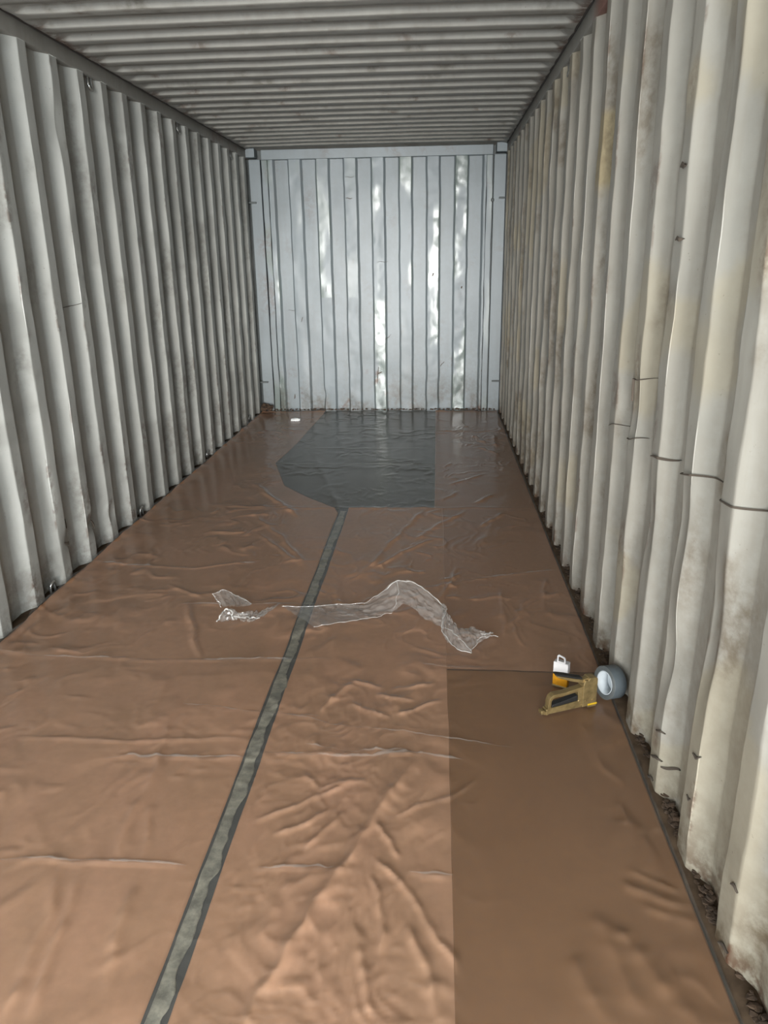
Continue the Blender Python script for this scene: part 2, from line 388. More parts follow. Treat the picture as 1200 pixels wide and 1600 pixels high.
def wear_box(name, x0, x1, y0, y1, z0, z1, low=0.3, bev=0.004, m=M_END, parent=wall_back, nz=40, lean=0.0):
    bm = bmesh.new(); bm_box(bm, x0, x1, y0, y1, z0, z1, bev)
    long_z = (z1 - z0) > (x1 - x0)
    for i in range(1, nz):
        t = i / nz
        if long_z: bmesh.ops.bisect_plane(bm, geom=bm.verts[:] + bm.edges[:] + bm.faces[:], plane_co=(0, 0, z0 + (z1 - z0) * t), plane_no=(0, 0, 1))
        else: bmesh.ops.bisect_plane(bm, geom=bm.verts[:] + bm.edges[:] + bm.faces[:], plane_co=(x0 + (x1 - x0) * t, 0, 0), plane_no=(1, 0, 0))
    o = bm_obj(name, bm, m, parent); me = o.data
    co = np.zeros(len(me.vertices) * 3); me.vertices.foreach_get('co', co); co = co.reshape(-1, 3)
    if long_z:
        k = (fbm(co[:, 2] * 4, co[:, 0] * 0 + x0, 3, 71) - 0.5) * 0.012 * lean
        co[:, 0] += k; me.vertices.foreach_set('co', co.reshape(-1)); me.update()
    c = np.ones((len(co), 4), np.float32)
    c[:, 0] = np.clip(low * np.exp(-co[:, 2] / 0.15) * 1.5 + 0.15 * fbm(co[:, 0] * 4, co[:, 2] * 4, 3, 72), 0, 1)
    c[:, 1] = np.clip(sstep(0.66, 0.76, fbm(co[:, 0] * 9 + 3, co[:, 2] * 5, 3, 73)) * 0.35, 0, 1)
    c[:, 2] = np.clip(sstep(0.5, 0.65, fbm(co[:, 0] * 9, co[:, 2] * 2.5, 3, 74)) * lean * 0.7, 0, 1)
    at = me.color_attributes.new('wear', 'FLOAT_COLOR', 'POINT'); at.data.foreach_set('color', c.reshape(-1))
    return o
wear_box('header_beam', -1.048, 1.058, L_END - 0.016, L_END + 0.05, 2.318, 2.402, 0)
wear_box('side_strip', -1.050, -0.996, L_END - 0.010, L_END + 0.05, 0.0, 2.318, 0.5, lean=1.0)
wear_box('side_strip', 1.004, 1.058, L_END - 0.010, L_END + 0.05, 0.0, 2.318, 0.5, lean=1.0)
wear_box('corner_post', -1.165, -1.060, L_END - 0.014, L_END + 0.05, 0.0, 2.322, 0.6)
wear_box('corner_post', 1.068, 1.176, L_END - 0.014, L_END + 0.05, 0.0, 2.322, 0.4)
wear_box('corner_casting', -1.182, -1.094, L_END - 0.075, L_END + 0.05, 2.334, 2.412, 0)
wear_box('corner_casting', 1.084, 1.184, L_END - 0.075, L_END + 0.05, 2.334, 2.412, 0)
for x0, x1, z in ((-1.190, -1.112, 1.957), (1.118, 1.190, 1.957), (-1.190, -1.105, 0.298), (1.102, 1.190, 0.299)):
    box('lashing_bar', x0, x1, L_END - 0.030, L_END - 0.012, z - 0.008, z + 0.008, M_DARKSTEEL, wall_back, 0.003)
bm = bmesh.new(); bm_box(bm, -1.26, 1.26, L_END + 0.062, L_END + 0.075, -0.05, 2.47)
bm_obj('backing_plate', bm, M_DARKSTEEL, wall_back)
bm = bmesh.new(); bmesh.ops.create_icosphere(bm, subdivisions=2, radius=0.016, matrix=Matrix.Translation((1.062, L_END - 0.014, 1.94)) @ Matrix.Diagonal((1, 0.35, 1.2, 1)))
bm_obj('plug', bm, M_DARKSTEEL, wall_back, True)
# short dents and scrapes on the end wall
for x0, x1, z, tz, wd in ((-0.50, -0.49, 1.18, 0.06, 0.0016), (0.0, 0.10, 1.42, 0.006, 0.0016), (-0.28, -0.20, 2.16, 0.004, 0.0016), (-0.28, -0.22, 1.98, 0.0, .0035), (-0.88, -0.80, 0.985, 0.0, 0.0016), (-0.86, -0.855, 0.14, 0.05, .005),
                           (0.06, 0.12, 0.72, 0.05, .003), (-0.75, -0.73, 0.9, 0.05, .003), (0.52, 0.53, 1.3, 0.03, .006), (0.79, 0.80, 1.18, 0.02, .006), (-0.02, -0.005, 0.36, 0.16, .005), (-0.015, 0.03, 0.38, 0.03, .006), (0.60, 0.64, 0.46, 0.05, .005), (1.0, 1.02, 0.42, 0.07, .005)):
    bm = bmesh.new(); n = 6; prev = None
    for i in range(n + 1):
        t = i / n; x = x0 + (x1 - x0) * t; zz = z + tz * (t - 0.5) + 0.004 * math.sin(t * 6 + x0 * 20); hw = wd * (0.4 + 0.6 * math.sin(math.pi * t))
        kx = x - 0.016 - 0.254 * round((x - 0.016) / 0.254); y = L_END + float(np.interp(x, xs, of)) - 0.005
        vert = abs(tz) > abs(x1 - x0)
        a = (hw, 0) if vert else (0, hw)
        ring = [bm.verts.new((x - a[0], y, zz - a[1])), bm.verts.new((x, y - 0.0015, zz)), bm.verts.new((x + a[0], y, zz + a[1])), bm.verts.new((x, y + 0.008, zz))]
        if prev:
            for q in range(4): bm.faces.new((prev[q], prev[(q + 1) % 4], ring[(q + 1) % 4], ring[q]))
        prev = ring
    bm_obj('scratch', bm, M_SCRATCH, wall_back)

# floor, bottom rails
M_FLOOR = paint('bare_floor', lin(64, 56, 42), lin(50, 43, 33), lin(60, 48, 38), lin(120, 118, 110), 0.7, 0.3)
yE = [Y_DOOR, 0.30, 1.505, 2.70, 4.415, 5.48, 5.985, 6.75, 7.67]
floor = box('floor', -1.26, 1.26, Y_DOOR, 7.68, -0.14, -0.012, M_DIRT, None, 0.0); tag(floor, kind='structure')
for i in range(len(yE) - 1):
    bm = bmesh.new(); bm_box(bm, -1.255, 1.255, yE[i] + 0.003, yE[i + 1] - 0.003, -0.03, 0.0, 0.002)
    bm_obj('plywood_panel', bm, M_FLOOR, floor)
for sgn, nm in ((-1, 'baseboard_left'), (1, 'baseboard_right')):
    bm = bmesh.new()
    prev = None
    for y in np.linspace(Y_DOOR, 7.52, 240):
        wv = 0.004 * math.sin(y * 7.0) + 0.003 * math.sin(y * 19 + 2)
        a = HALF - 0.012 + wv * 0.6
        ring = [bm.verts.new((sgn * a, y, 0.0005)), bm.verts.new((sgn * (a + 0.003), y, 0.012 + wv)), bm.verts.new((sgn * (HALF + 0.02), y, 0.014 + wv)), bm.verts.new((sgn * 1.25, y, 0.012)), bm.verts.new((sgn * 1.25, y, -0.01))]
        if prev:
            for q in range(4): bm.faces.new((prev[q], prev[q + 1], ring[q + 1], ring[q]))
        prev = ring
    o = bm_obj(nm, bm, M_LEDGE, None, True); tag(o, kind='structure')

# ================================================================== FLOOR COVERING
# creases of the stretched film: polyline on the floor (m), height (mm), half width (mm)
WR = [
    (((-0.687,4.955),(-0.437,4.524),(-0.231,4.216)),9,16),
    (((-0.563,4.329),(-0.281,3.888),(-0.074,3.439)),7,12),
    (((-0.417,3.936),(-0.106,3.479)),6,10),
    (((-0.338,5.57),(-0.019,4.341),(0.03,4.153)),8,22),
    (((0.481,4.351),(0.321,3.804),(0.232,3.431)),8,12),
    (((0.558,3.889),(0.364,3.621),(0.262,3.448)),8,12),
    (((0.702,4.751),(0.597,4.543)),6,12),
    (((0.931,4.685),(0.792,4.482)),6,12),
    (((0.748,4.356),(0.594,4.121),(0.455,3.856)),7,12),
    (((0.952,4.3),(0.809,4.071)),7,12),
    (((0.434,3.998),(0.569,3.981)),5,4),
    (((-1.161,3.482),(-0.89,3.448),(-0.623,3.414),(-0.462,3.485),(-0.327,3.506)),5,6),
    (((-0.697,3.218),(-0.474,3.069)),6,9),
    (((-0.535,3.04),(-0.453,2.806),(-0.336,2.523)),8,10),
    (((-1.132,2.552),(-0.991,2.527),(-0.385,2.521),(0.004,2.541),(0.174,2.547)),4,4),
    (((0.513,2.513),(0.713,2.502),(0.784,2.519)),5,4),
    (((-0.555,3.013),(-0.397,3.012),(-0.112,3.015),(0.17,3.011)),4,4),
    (((0.568,3.09),(0.681,3.397)),7,12),
    (((0.859,3.224),(0.843,2.741)),6,14),
    (((-0.291,2.226),(-0.06,2.186),(0.182,2.158)),2.5,3.5),
    (((-0.443,1.919),(-0.36,1.936),(-0.335,1.924),(-0.013,1.942)),4.5,5),
    (((-0.824,2.001),(-0.429,2.008),(-0.004,2.034)),4,9),
    (((0.012,1.962),(0.211,1.958),(0.289,1.959),(0.463,1.982),(0.638,1.962)),5,4),
    (((0.164,2.008),(0.286,1.984),(0.463,2.001)),4,3.5),
    (((0.05,2.179),(0.229,2.124),(0.397,2.106),(0.641,2.062),(0.797,2.023)),2.5,3),
    (((0.251,2.403),(0.381,2.344)),7,9),
    (((0.35,2.309),(0.495,2.267)),7,9),
    (((0.277,2.258),(0.414,2.168)),7,9),
    (((0.434,2.188),(0.582,2.279)),7,9),
    (((0.404,2.345),(0.56,2.385)),7,9),
    (((0.179,2.177),(0.264,2.382)),8,16),
    (((0.175,1.877),(0.233,1.808),(0.34,1.841)),7,9),
    (((0.081,1.658),(0.158,1.712),(0.237,1.781),(0.358,1.842)),7,9),
    (((0.143,1.613),(0.219,1.664),(0.28,1.73)),7,9),
    (((0.217,1.571),(0.303,1.681)),8,12),
    (((0.485,1.921),(0.42,1.75),(0.339,1.522),(0.26,1.318),(0.198,1.144),(0.169,1.049)),16,26),
    (((0.414,1.711),(0.347,1.523)),5,6),
    (((0.681,1.857),(0.597,1.784),(0.509,1.741),(0.441,1.695)),5,6),
    (((0.408,1.673),(0.481,1.551)),7,9),
    (((0.408,1.558),(0.532,1.403),(0.616,1.224)),8,12),
    (((0.398,1.484),(0.445,1.363),(0.451,1.262)),8,10),
    (((-0.541,1.496),(-0.293,1.502),(-0.064,1.509)),5,7),
    (((0.118,1.497),(0.308,1.506)),5,7),
    (((0.499,1.503),(0.608,1.5)),5,6),
    (((-0.31,2.083),(-0.26,1.8),(-0.261,1.525)),8,18),
    (((-0.222,1.72),(-0.179,1.529)),6,10),
    (((-0.354,1.457),(-0.312,1.191),(-0.305,1.075)),9,18),
    (((-0.307,1.459),(-0.273,1.224),(-0.253,1.078)),9,16),
    (((-0.156,1.426),(-0.129,1.155)),8,20),
    (((0.959,1.371),(1.042,1.2)),7,34),
    (((1.006,1.494),(1.147,1.416)),5,20),
    (((1.035,1.429),(1.151,1.381)),4,18),
    (((0.929,1.405),(0.968,1.157)),6,32),
    (((1.046,1.534),(1.135,1.471)),4,16),
    (((1.08,3.34),(1.013,3.008)),6,10),
    (((0.864,1.283),(0.909,1.114)),5,34),
    (((0.503,1.365),(0.575,1.122)),8,16),
    (((0.393,1.291),(0.436,1.115)),8,16),
    (((0.881,6.406),(0.97,6.099)),10,16),
    (((1.046,6.456),(1.039,5.989)),12,14),
    (((0.887,5.988),(1.045,5.738)),9,14),
    (((-0.687,5.982),(-0.056,5.919),(0.556,5.943)),2.5,6),
    (((-0.633,5.453),(-0.009,5.44),(1.256,5.47)),2.5,6),
    (((-0.947,4.423),(-0.38,4.396),(0.092,4.392),(0.635,4.403),(1.141,4.413)),5,10),
    (((0.642,4.897),(0.914,5.187)),6,12),
    (((0.387,3.152),(0.8,3.347),(1.143,3.45)),3,5),
]
FOLDS = [(10, .003, .35), (11, .004, .42), (14, .0035, .42), (15, .004, .40), (16, .003, .36), (19, .002, .40), (20, .004, .44), (22, .005, .34), (23, .004, .38), (24, .002, .36), (42, .003, .50), (43, .003, .5), (41, .003, .45), (65, .0025, .42)]
FY0, FY1 = 0.35, 7.515
FX0, FX1 = -1.168, 1.166
def film_height(X, Y):
    """height of the film over the floor"""
    h = np.full(X.shape, 0.0085)
    calm = sstep(0.50, 0.72, X) * sstep(2.75, 2.2, Y) * sstep(1.08, 0.98, X + 0.0 * Y)     # smooth taut stretch on the right
    wx = X + (fbm(X * 4, Y * 4, 3, 101) - 0.5) * 0.35; wy = Y + (fbm(X * 4, Y * 4, 3, 102) - 0.5) * 0.35
    soft = ridged(wx * 3.2, wy * 2.2, 2, 103); soft = sstep(0.55, 1.0, soft)
    fine = sstep(0.62, 1.0, ridged(wx * 8.5 + 3, wy * 7.0, 2, 104))
    zone = sstep(0.40, 0.62, fbm(X * 2.2, Y * 1.7, 3, 105))
    tiny = sstep(0.66, 1.0, ridged(wx * 17 + 8, wy * 12, 2, 111)); zone2 = sstep(0.48, 0.66, fbm(X * 3.1 + 4, Y * 2.4, 3, 112))
    crum = np.exp(-((X - 0.27) / 0.30) ** 2) * sstep(2.55, 2.25, Y) + 0.7 * np.exp(-((X + 0.5) / 0.5) ** 2 - ((Y - 2.06) / 0.14) ** 2) + 0.8 * np.exp(-((X - 0.95) / 0.2) ** 2 - ((Y - 6.2) / 0.5) ** 2)
    cr1 = sstep(0.58, 1.0, ridged(wx * 12 + wy * 6 + 2, wy * 10 - wx * 4, 3, 131)); cr2 = sstep(0.60, 1.0, ridged(wx * 27 + 5, wy * 22, 2, 132))
    amt = (1 - 0.85 * calm)
    far = sstep(2.0, 4.5, Y)
    h = h + amt * (0.0045 * soft * (1 - 0.4 * far) + 0.0042 * fine * zone * (1 + 0.3 * far) + 0.0022 * tiny * zone2 + crum * (0.0029 * cr1 + 0.0022 * cr2)) + 0.003 * (fbm(X * 2.5, Y * 2.0, 3, 106) - 0.5)
    jx = X + (fbm(X * 9, Y * 9, 3, 107) - 0.5) * 0.030; jy = Y + (fbm(X * 9, Y * 9, 3, 108) - 0.5) * 0.030
    for n, (pts, a, s) in enumerate(WR):
        s = s / 1000.0 * 0.72 * (1.0 + 0.25 * min(3.0, max(0.0, pts[0][1] - 2.0)))
        best = np.full(X.shape, 9.0); tb = np.zeros(X.shape); tot = 0.0
        lens = [math.dist(pts[i], pts[i + 1]) for i in range(len(pts) - 1)]; T = sum(lens)
        x0 = min(p[0] for p in pts) - 5 * s - 0.03; x1 = max(p[0] for p in pts) + 5 * s + 0.03
        y0 = min(p[1] for p in pts) - 5 * s - 0.03; y1 = max(p[1] for p in pts) + 5 * s + 0.03
        sel = (X > x0) & (X < x1) & (Y > y0) & (Y < y1)
        if not sel.any(): continue
        xx, yy = jx[sel], jy[sel]; bs = np.full(xx.shape, 9.0); ts = np.zeros(xx.shape)
        for i in range(len(pts) - 1):
            ax, ay = pts[i]; bx, by = pts[i + 1]; L = lens[i]
            t = np.clip(((xx - ax) * (bx - ax) + (yy - ay) * (by - ay)) / (L * L), 0, 1)
            d = np.hypot(xx - ax - t * (bx - ax), yy - ay - t * (by - ay))
            u = d < bs; bs = np.where(u, d, bs); ts = np.where(u, (tot + t * L) / T, ts); tot += L
        taper = np.clip(np.minimum(ts, 1 - ts) * 6 + 0.12, 0, 1) * (0.65 + 0.7 * vnoise(ts * 7 + n, ts * 0, 200 + n))
        # sharp-topped soft-footed fold
        sh = np.exp(-(bs / s) ** 2) * 0.6 + np.exp(-bs / (s * 0.8)) * 0.4
        h[sel] += a / 1000.0 * 0.85 * taper * sh
    # the film climbs a little against the left wall and the end wall, and lies flat at its right hem
    h = h + 0.022 * np.exp(-np.maximum(0, X - FX0) / 0.035) * (0.5 + fbm(Y * 5, X * 0, 3, 109)) + 0.02 * np.exp(-np.maximum(0, FY1 - Y) / 0.05) * fbm(X * 7, Y * 0, 3, 110)
    return np.maximum(h, 0.006)

def covering_grid(x0, x1, y0, y1, dx, dy):
    xs = np.linspace(x0, x1, max(3, int((x1 - x0) / dx))); ys = np.linspace(y0, y1, max(3, int((y1 - y0) / dy)))
    return np.meshgrid(xs, ys, indexing='ij')

# --- brown paper runs
def paper_mat(name, a, b2, c):
    m, nt, b = mat(name)
    n1 = noise_node(nt, 2.6, 5, 0.6); n2 = noise_node(nt, 40, 5, 0.6); n3 = noise_node(nt, 5.0, 4, 0.6, (1, 0.35, 1))
    col = mixc(nt, ramp(nt, n1.outputs['Fac'], 0.35, 0.66).outputs['Color'], a, b2)
    col = mixc(nt, mul(nt, ramp(nt, n3.outputs['Fac'], 0.45, 0.72).outputs['Color'], 0.5), col, c)
    col = mixc(nt, mul(nt, ramp(nt, n2.outputs['Fac'], 0.3, 0.75).outputs['Color'], 0.18), col, lin(92, 62, 44))
    nt.links.new(col, b.inputs['Base Color']); b.inputs['Roughness'].default_value = 0.62
    b.inputs['Specular IOR Level'].default_value = 0.3
    bump(nt, b, n2.outputs['Fac'], 0.12, 0.001)
    return m
M_PAPER = paper_mat('brown_paper', lin(174, 129, 97), lin(163, 121, 89), lin(182, 133, 104))
M_PAPER_SHADOW = paper_mat('brown_paper_shadow', lin(124, 84, 46), lin(118, 79, 43), lin(130, 89, 52))  # cast shadow of the person behind the camera, painted into the paper colour

PAPER_GAP = 0.0030
def paper_run(name, edge0, edge1, y0, y1, m, label, gap=PAPER_GAP):
    ny = int((y1 - y0) / 0.010); nx = 110
    ys = np.linspace(y0, y1, ny)
    a = np.array([edge0(y) for y in ys]); b = np.array([edge1(y) for y in ys])
    t = np.linspace(0, 1, nx)
    X = a[None, :] + (b - a)[None, :] * t[:, None]; Y = np.repeat(ys[None, :], nx, 0)
    Z = film_height(X, Y) - gap
    top = np.stack([X, Y, Z], -1)
    me = grid_mesh(name, top)
    o = link(name, me, m)
    mod = o.modifiers.new('thickness', 'SOLIDIFY'); mod.thickness = 0.0004; mod.offset = -1
    return tag(o, label, 'floor paper')
wob = lambda y, s: float((fbm(np.array([y * 2.3 + s]), np.array([s * 1.7]), 3, 31)[0] - 0.5) * 0.008)
CURVE_Y = [4.30, 4.40, 4.66, 4.88, 5.10, 5.22, 5.47, 5.73, 6.21, 6.72, 7.30, 7.52]
CURVE_X = [-0.022, -0.055, -0.285, -0.45, -0.52, -0.555, -0.635, -0.612, -0.58, -0.566, -0.545, -0.54]
left_edge = lambda y: float(np.interp(y, CURVE_Y, CURVE_X)) + wob(y, 1) if y > 4.30 else -0.021 + wob(y, 1)
paper_run('floor_paper', lambda y: -1.160, left_edge, FY0, 7.50, M_PAPER, 'brown paper run along the left wall, its far end cut back in a curve')
paper_run('floor_paper', lambda y: 0.034 + wob(y, 2), lambda y: 0.618, FY0, 4.415, M_PAPER, 'brown paper run between the grey tape seam and the right paper with painted shadow')
M_PAPER_F = paper_mat('brown_paper_far', lin(160, 116, 84), lin(154, 112, 80), lin(164, 120, 92))
paper_run('floor_paper', lambda y: 0.600 + wob(y, 3) * 1.6, lambda y: 1.158 + wob(y, 4) * 0.6, FY0, 2.49, M_PAPER_SHADOW, 'brown paper with a cast shadow painted in, under the staple gun along the right wall', 0.0020)  # separate piece shaped to the extent of the painted shadow
paper_run('floor_paper', lambda y: (0.600 if y < 4.4 else 0.556) + wob(y, 3) * 0.8, lambda y: 1.158 + wob(y, 4) * 0.6, 2.42, 7.50, M_PAPER_F, 'brown paper run from behind the staple box to the far end wall', 0.0026)

# --- grey tape over the seam, ragged and lumpy
m, nt, b = mat('grey_cloth_tape'); M_TAPE = m
n1 = noise_node(nt, 22, 6, 0.7); n2 = noise_node(nt, 90, 3, 0.6)
cc = mixc(nt, ramp(nt, n1.outputs['Fac'], 0.38, 0.64).outputs['Color'], lin(98, 94, 83), lin(148, 142, 126))
nt.links.new(cc, b.inputs['Base Color']); b.inputs['Roughness'].default_value = 0.45
bump(nt, b, n1.outputs['Fac'], 0.5, 0.004)
ys = np.linspace(FY0, 4.335, 420)
lx = -0.014 + 0.010 * (fbm(ys * 7, ys * 0, 3, 41) - 0.5) + 0.006 * (ys > 3.9) * (ys - 3.9)
rx = 0.023 + 0.024 * (fbm(ys * 14, ys * 0, 4, 42) - 0.55) + 0.007 * (vnoise(ys * 3.5, ys * 0, 43) > 0.52)
t = np.linspace(0, 1, 9)
X = lx[None] + (rx - lx)[None] * t[:, None]; Y = np.repeat(ys[None], 9, 0)
Z = film_height(X, Y) - 0.0026 + 0.0014 * (fbm(X * 60, Y * 20, 3, 44) - 0.5)
tape = link('seam_tape', grid_mesh('seam_tape', np.stack([X, Y, Z], -1)), M_TAPE)
tag(tape, 'long strip of grey tape over the seam in the brown paper', 'tape')
mo = tape.modifiers.new('thickness', 'SOLIDIFY'); mo.thickness = 0.0006; mo.offset = -1
# dark bed below the tape, where the two runs do not meet
X, Y = covering_grid(-0.0225, 0.0355, FY0, 4.40, 0.012, 0.02)
bed = link('seam_bed', grid_mesh('seam_bed', np.stack([X, Y, film_height(X, Y) - 0.0044], -1)), plain('black_grey_tape', lin(58, 56, 52), 0.6), tape)

# --- clear film
def film_mat(name, haze, rough, tint, ior=1.48):
    m = bpy.data.materials.new(name); m.use_nodes = True; nt = m.node_tree
    for n in list(nt.nodes): nt.nodes.remove(n)
    out = N(nt, 'ShaderNodeOutputMaterial')
    tr = N(nt, 'ShaderNodeBsdfTransparent'); tr.inputs['Color'].default_value = tint
    df = N(nt, 'ShaderNodeBsdfDiffuse'); df.inputs['Color'].default_value = lin(236, 232, 226)
    gl = N(nt, 'ShaderNodeBsdfGlossy'); gl.inputs['Roughness'].default_value = rough
    fr = N(nt, 'ShaderNodeFresnel'); fr.inputs['IOR'].default_value = ior
    # a thin sheet reflects alike from both sides: undo the node's inversion of the index on back faces
    ge = N(nt, 'ShaderNodeNewGeometry'); mr = N(nt, 'ShaderNodeMapRange'); mr.inputs['To Min'].default_value = ior; mr.inputs['To Max'].default_value = 1.0 / ior
    nt.links.new(ge.outputs['Backfacing'], mr.inputs['Value']); nt.links.new(mr.outputs['Result'], fr.inputs['IOR'])
    no = noise_node(nt, 60, 3, 0.6); bp = N(nt, 'ShaderNodeBump'); bp.inputs['Strength'].default_value = 0.15; bp.inputs['Distance'].default_value = 0.001
    nt.links.new(no.outputs['Fac'], bp.inputs['Height'])
    nt.links.new(bp.outputs['Normal'], gl.inputs['Normal']); nt.links.new(bp.outputs['Normal'], fr.inputs['Normal'])
    m1 = N(nt, 'ShaderNodeMixShader'); m1.inputs['Fac'].default_value = haze
    nt.links.new(tr.outputs[0], m1.inputs[1]); nt.links.new(df.outputs[0], m1.inputs[2])
    m2 = N(nt, 'ShaderNodeMixShader'); nt.links.new(fr.outputs['Fac'], m2.inputs['Fac'])
    nt.links.new(m1.outputs[0], m2.inputs[1]); nt.links.new(gl.outputs[0], m2.inputs[2]); nt.links.new(m2.outputs[0], out.inputs['Surface'])
    return m
M_FILM = film_mat('clear_film', 0.045, 0.20, (0.97, 0.965, 0.955, 1), 1.34)
M_SCRAP = film_mat('crumpled_clear_film', 0.12, 0.08, (0.95, 0.95, 0.945, 1), 1.8)
M_EDGE = film_mat('folded_film_edge', 0.30, 0.10, (0.95, 0.95, 0.945, 1), 1.7)
M_FOLD = film_mat('film_fold', 0.06, 0.12, (0.96, 0.955, 0.945, 1), 1.6)
ysf = np.concatenate([np.arange(FY0, 0.95, 0.02), np.arange(0.95, 2.6, 0.0058), np.arange(2.6, 3.6, 0.009), np.arange(3.6, FY1, 0.013)])
xsf = np.linspace(FX0, FX1, 400)
X, Y = np.meshgrid(xsf, ysf, indexing='ij')
hem = (fbm(Y * 3, Y * 0, 3, 51) - 0.5) * 0.012 * sstep(0.9, 1.161, X)
hemL = 0.012 * np.sin(Y * 22.6 + 1.2) * sstep(-1.05, -1.168, X)
Z = film_height(X, Y)
film = link('plastic_sheet', grid_mesh('plastic_sheet', np.stack([X + hem + hemL, Y, Z], -1)), M_FILM)
tag(film, 'clear plastic sheet stretched over the brown paper floor, creased and glossy', 'plastic sheet')

# sharp standing folds of the film, with the light on their crests
def fold(pts, hgt, thr, seed):
    pts = np.array(pts, float); d = np.concatenate([[0], np.cumsum(np.linalg.norm(np.diff(pts, axis=0), axis=1))])
    n = max(12, int(d[-1] / 0.006)); s = np.linspace(0, d[-1], n)
    x = np.interp(s, d, pts[:, 0]); y = np.interp(s, d, pts[:, 1])
    x = x + (fbm(s * 9, s * 0 + seed, 3, 120) - 0.5) * 0.02; y = y + (fbm(s * 9, s * 0 + seed, 3, 121) - 0.5) * 0.02 + (fbm(s * 40, s * 0 + seed, 2, 122) - 0.5) * 0.006
    hh = hgt * sstep(thr, thr + 0.15, fbm(s * 8, s * 0 + seed * 3, 3, 123)) * np.clip(np.minimum(s, d[-1] - s) / 0.04, 0, 1) * (0.5 + vnoise(s * 60, s * 0, seed))
    z = film_height(x, y); nx, ny = (y[-1] - y[0]), -(x[-1] - x[0]); L = math.hypot(nx, ny); nx /= L; ny /= L
    w = 0.0015 + hh * 0.7
    P = np.zeros((n, 4, 3))
    for k, (o, u) in enumerate(((-1, 0), (-0.15, 1), (0.15, 1), (1, 0))):
        P[:, k, 0] = x + nx * o * w; P[:, k, 1] = y + ny * o * w; P[:, k, 2] = z + 0.0006 + hh * u
    link('fold', grid_mesh('fold', P), M_FOLD, film)
for n, (i, hgt, thr) in enumerate(FOLDS): fold(WR[i][0], hgt, thr, 7 + n * 3)

# ================================================================== LOOSE THINGS
def resample(pts, n):
    pts = np.array(pts, float); d = np.concatenate([[0], np.cumsum(np.linalg.norm(np.diff(pts, axis=0), axis=1))])
    # smooth (Catmull-like) interpolation by repeated averaging of a dense linear resample
    s = np.linspace(0, d[-1], n); P = np.stack([np.interp(s, d, pts[:, i]) for i in range(3)], -1)
    for _ in range(max(1, n // 40)):
        P[1:-1] = (P[:-2] + 2 * P[1:-1] + P[2:]) / 4
    return P
def crumple(upper, lower, n, m_, amp, seed, arch=0.0):
    A, B = resample(upper, n), resample(lower, n); t = np.linspace(0, 1, m_)
    P = A[:, None] * t[None, :, None] + B[:, None] * (1 - t)[None, :, None]
    u = np.arange(n)[:, None] / n * 9.0; v = t[None, :] * 3.0
    P[:, :, 2] += arch * np.sin(np.pi * t)[None, :]
    for ax in range(3):
        P[:, :, ax] += (ridged(u * 1.7 + ax * 5, v * 1.6 + u * 0.4, 3, seed + ax) - 0.5) * amp * (0.6 if ax < 2 else 1.0)
    P[:, :, 2] = np.maximum(P[:, :, 2] + 0.006, film_height(P[:, :, 0], P[:, :, 1]) + 0.0015)
    return P
UB = [(-0.10, 2.981, .006), (0.061, 2.995, .008), (0.255, 3.004, .018), (0.343, 3.073, .06), (0.39, 3.09, .09), (0.45, 3.062, .10), (0.518, 2.992, .09), (0.586, 2.909, .07), (0.604, 2.882, .06)]
LB = [(0.062, 2.799, .003), (0.163, 2.843, .003), (0.292, 2.885, .005), (0.376, 2.931, .012), (0.41, 2.967, .035), (0.452, 2.926, .045), (0.507, 2.862, .03), (0.56, 2.812, .015), (0.591, 2.786, .012)]
UC = [(0.586, 2.905, .062), (0.603, 2.831, .07), (0.648, 2.729, .045), (0.70, 2.767, .035), (0.741, 2.734, .03), (0.79, 2.742, .012)]
LC = [(0.586, 2.791, .012), (0.595, 2.721, .006), (0.646, 2.633, .003), (0.694, 2.609, .003), (0.721, 2.676, .003), (0.770, 2.735, .003)]
sb = empty('plastic_scrap', (0.40, 2.90, 0.0))
tag(sb, 'long torn crumpled scrap of clear film standing up in a hump right of the tape', 'plastic scrap')
off = np.array([0.40, 2.90, 0.0])
for nm, P in (('tail', crumple(UB, LB, 110, 26, 0.020, 301)), ('curl', crumple(UC, LC, 70, 22, 0.024, 311, 0.012))):
    me = grid_mesh(nm, P - off); link(nm, me, M_SCRAP, sb)
def edge_tube(nm, pts, r, parent, off, seed, sag=0.0):
    P = resample(pts, 60); u = np.arange(60) / 6.0
    for ax in range(3): P[:, ax] += (fbm(u, u * 0 + ax, 3, seed + ax) - 0.5) * 0.014
    P[:, 2] = np.maximum(P[:, 2] + 0.008, film_height(P[:, 0], P[:, 1]) + r + 0.001)
    bm = bmesh.new(); tube_bm(bm, [tuple(p - off) for p in P], r, 6); return bm_obj(nm, bm, M_EDGE, parent, True)
edge_tube('folded_edge', UB[:4], 0.0012, sb, off, 401); edge_tube('folded_edge', UB[3:], 0.0022, sb, off, 405)
edge_tube('folded_edge', [(0.604, 2.885, .058), (0.586, 2.83, .03), (0.590, 2.76, .008), (0.646, 2.633, .003), (0.694, 2.609, .003)], 0.0020, sb, off, 409)
edge_tube('folded_edge', [(0.590, 2.80, .02), (0.640, 2.71, .03), (0.70, 2.62, .004)], 0.0014, sb, off, 413)
edge_tube('folded_edge', [(0.694, 2.609, .003), (0.735, 2.70, .02), (0.79, 2.745, .010), (0.81, 2.735, .008)], 0.0014, sb, off, 417)
edge_tube('folded_edge', [(0.39, 3.085, .088), (0.40, 3.03, .06), (0.385, 2.95, .02)], 0.0012, sb, off, 421)
edge_tube('folded_edge', LB[:4], 0.0010, sb, off, 425)
sa = empty('plastic_scrap', (-0.26, 2.93, 0.0))
tag(sa, 'small torn crumpled scrap of clear film lying left of the tape', 'plastic scrap')
off = np.array([-0.26, 2.93, 0.0])
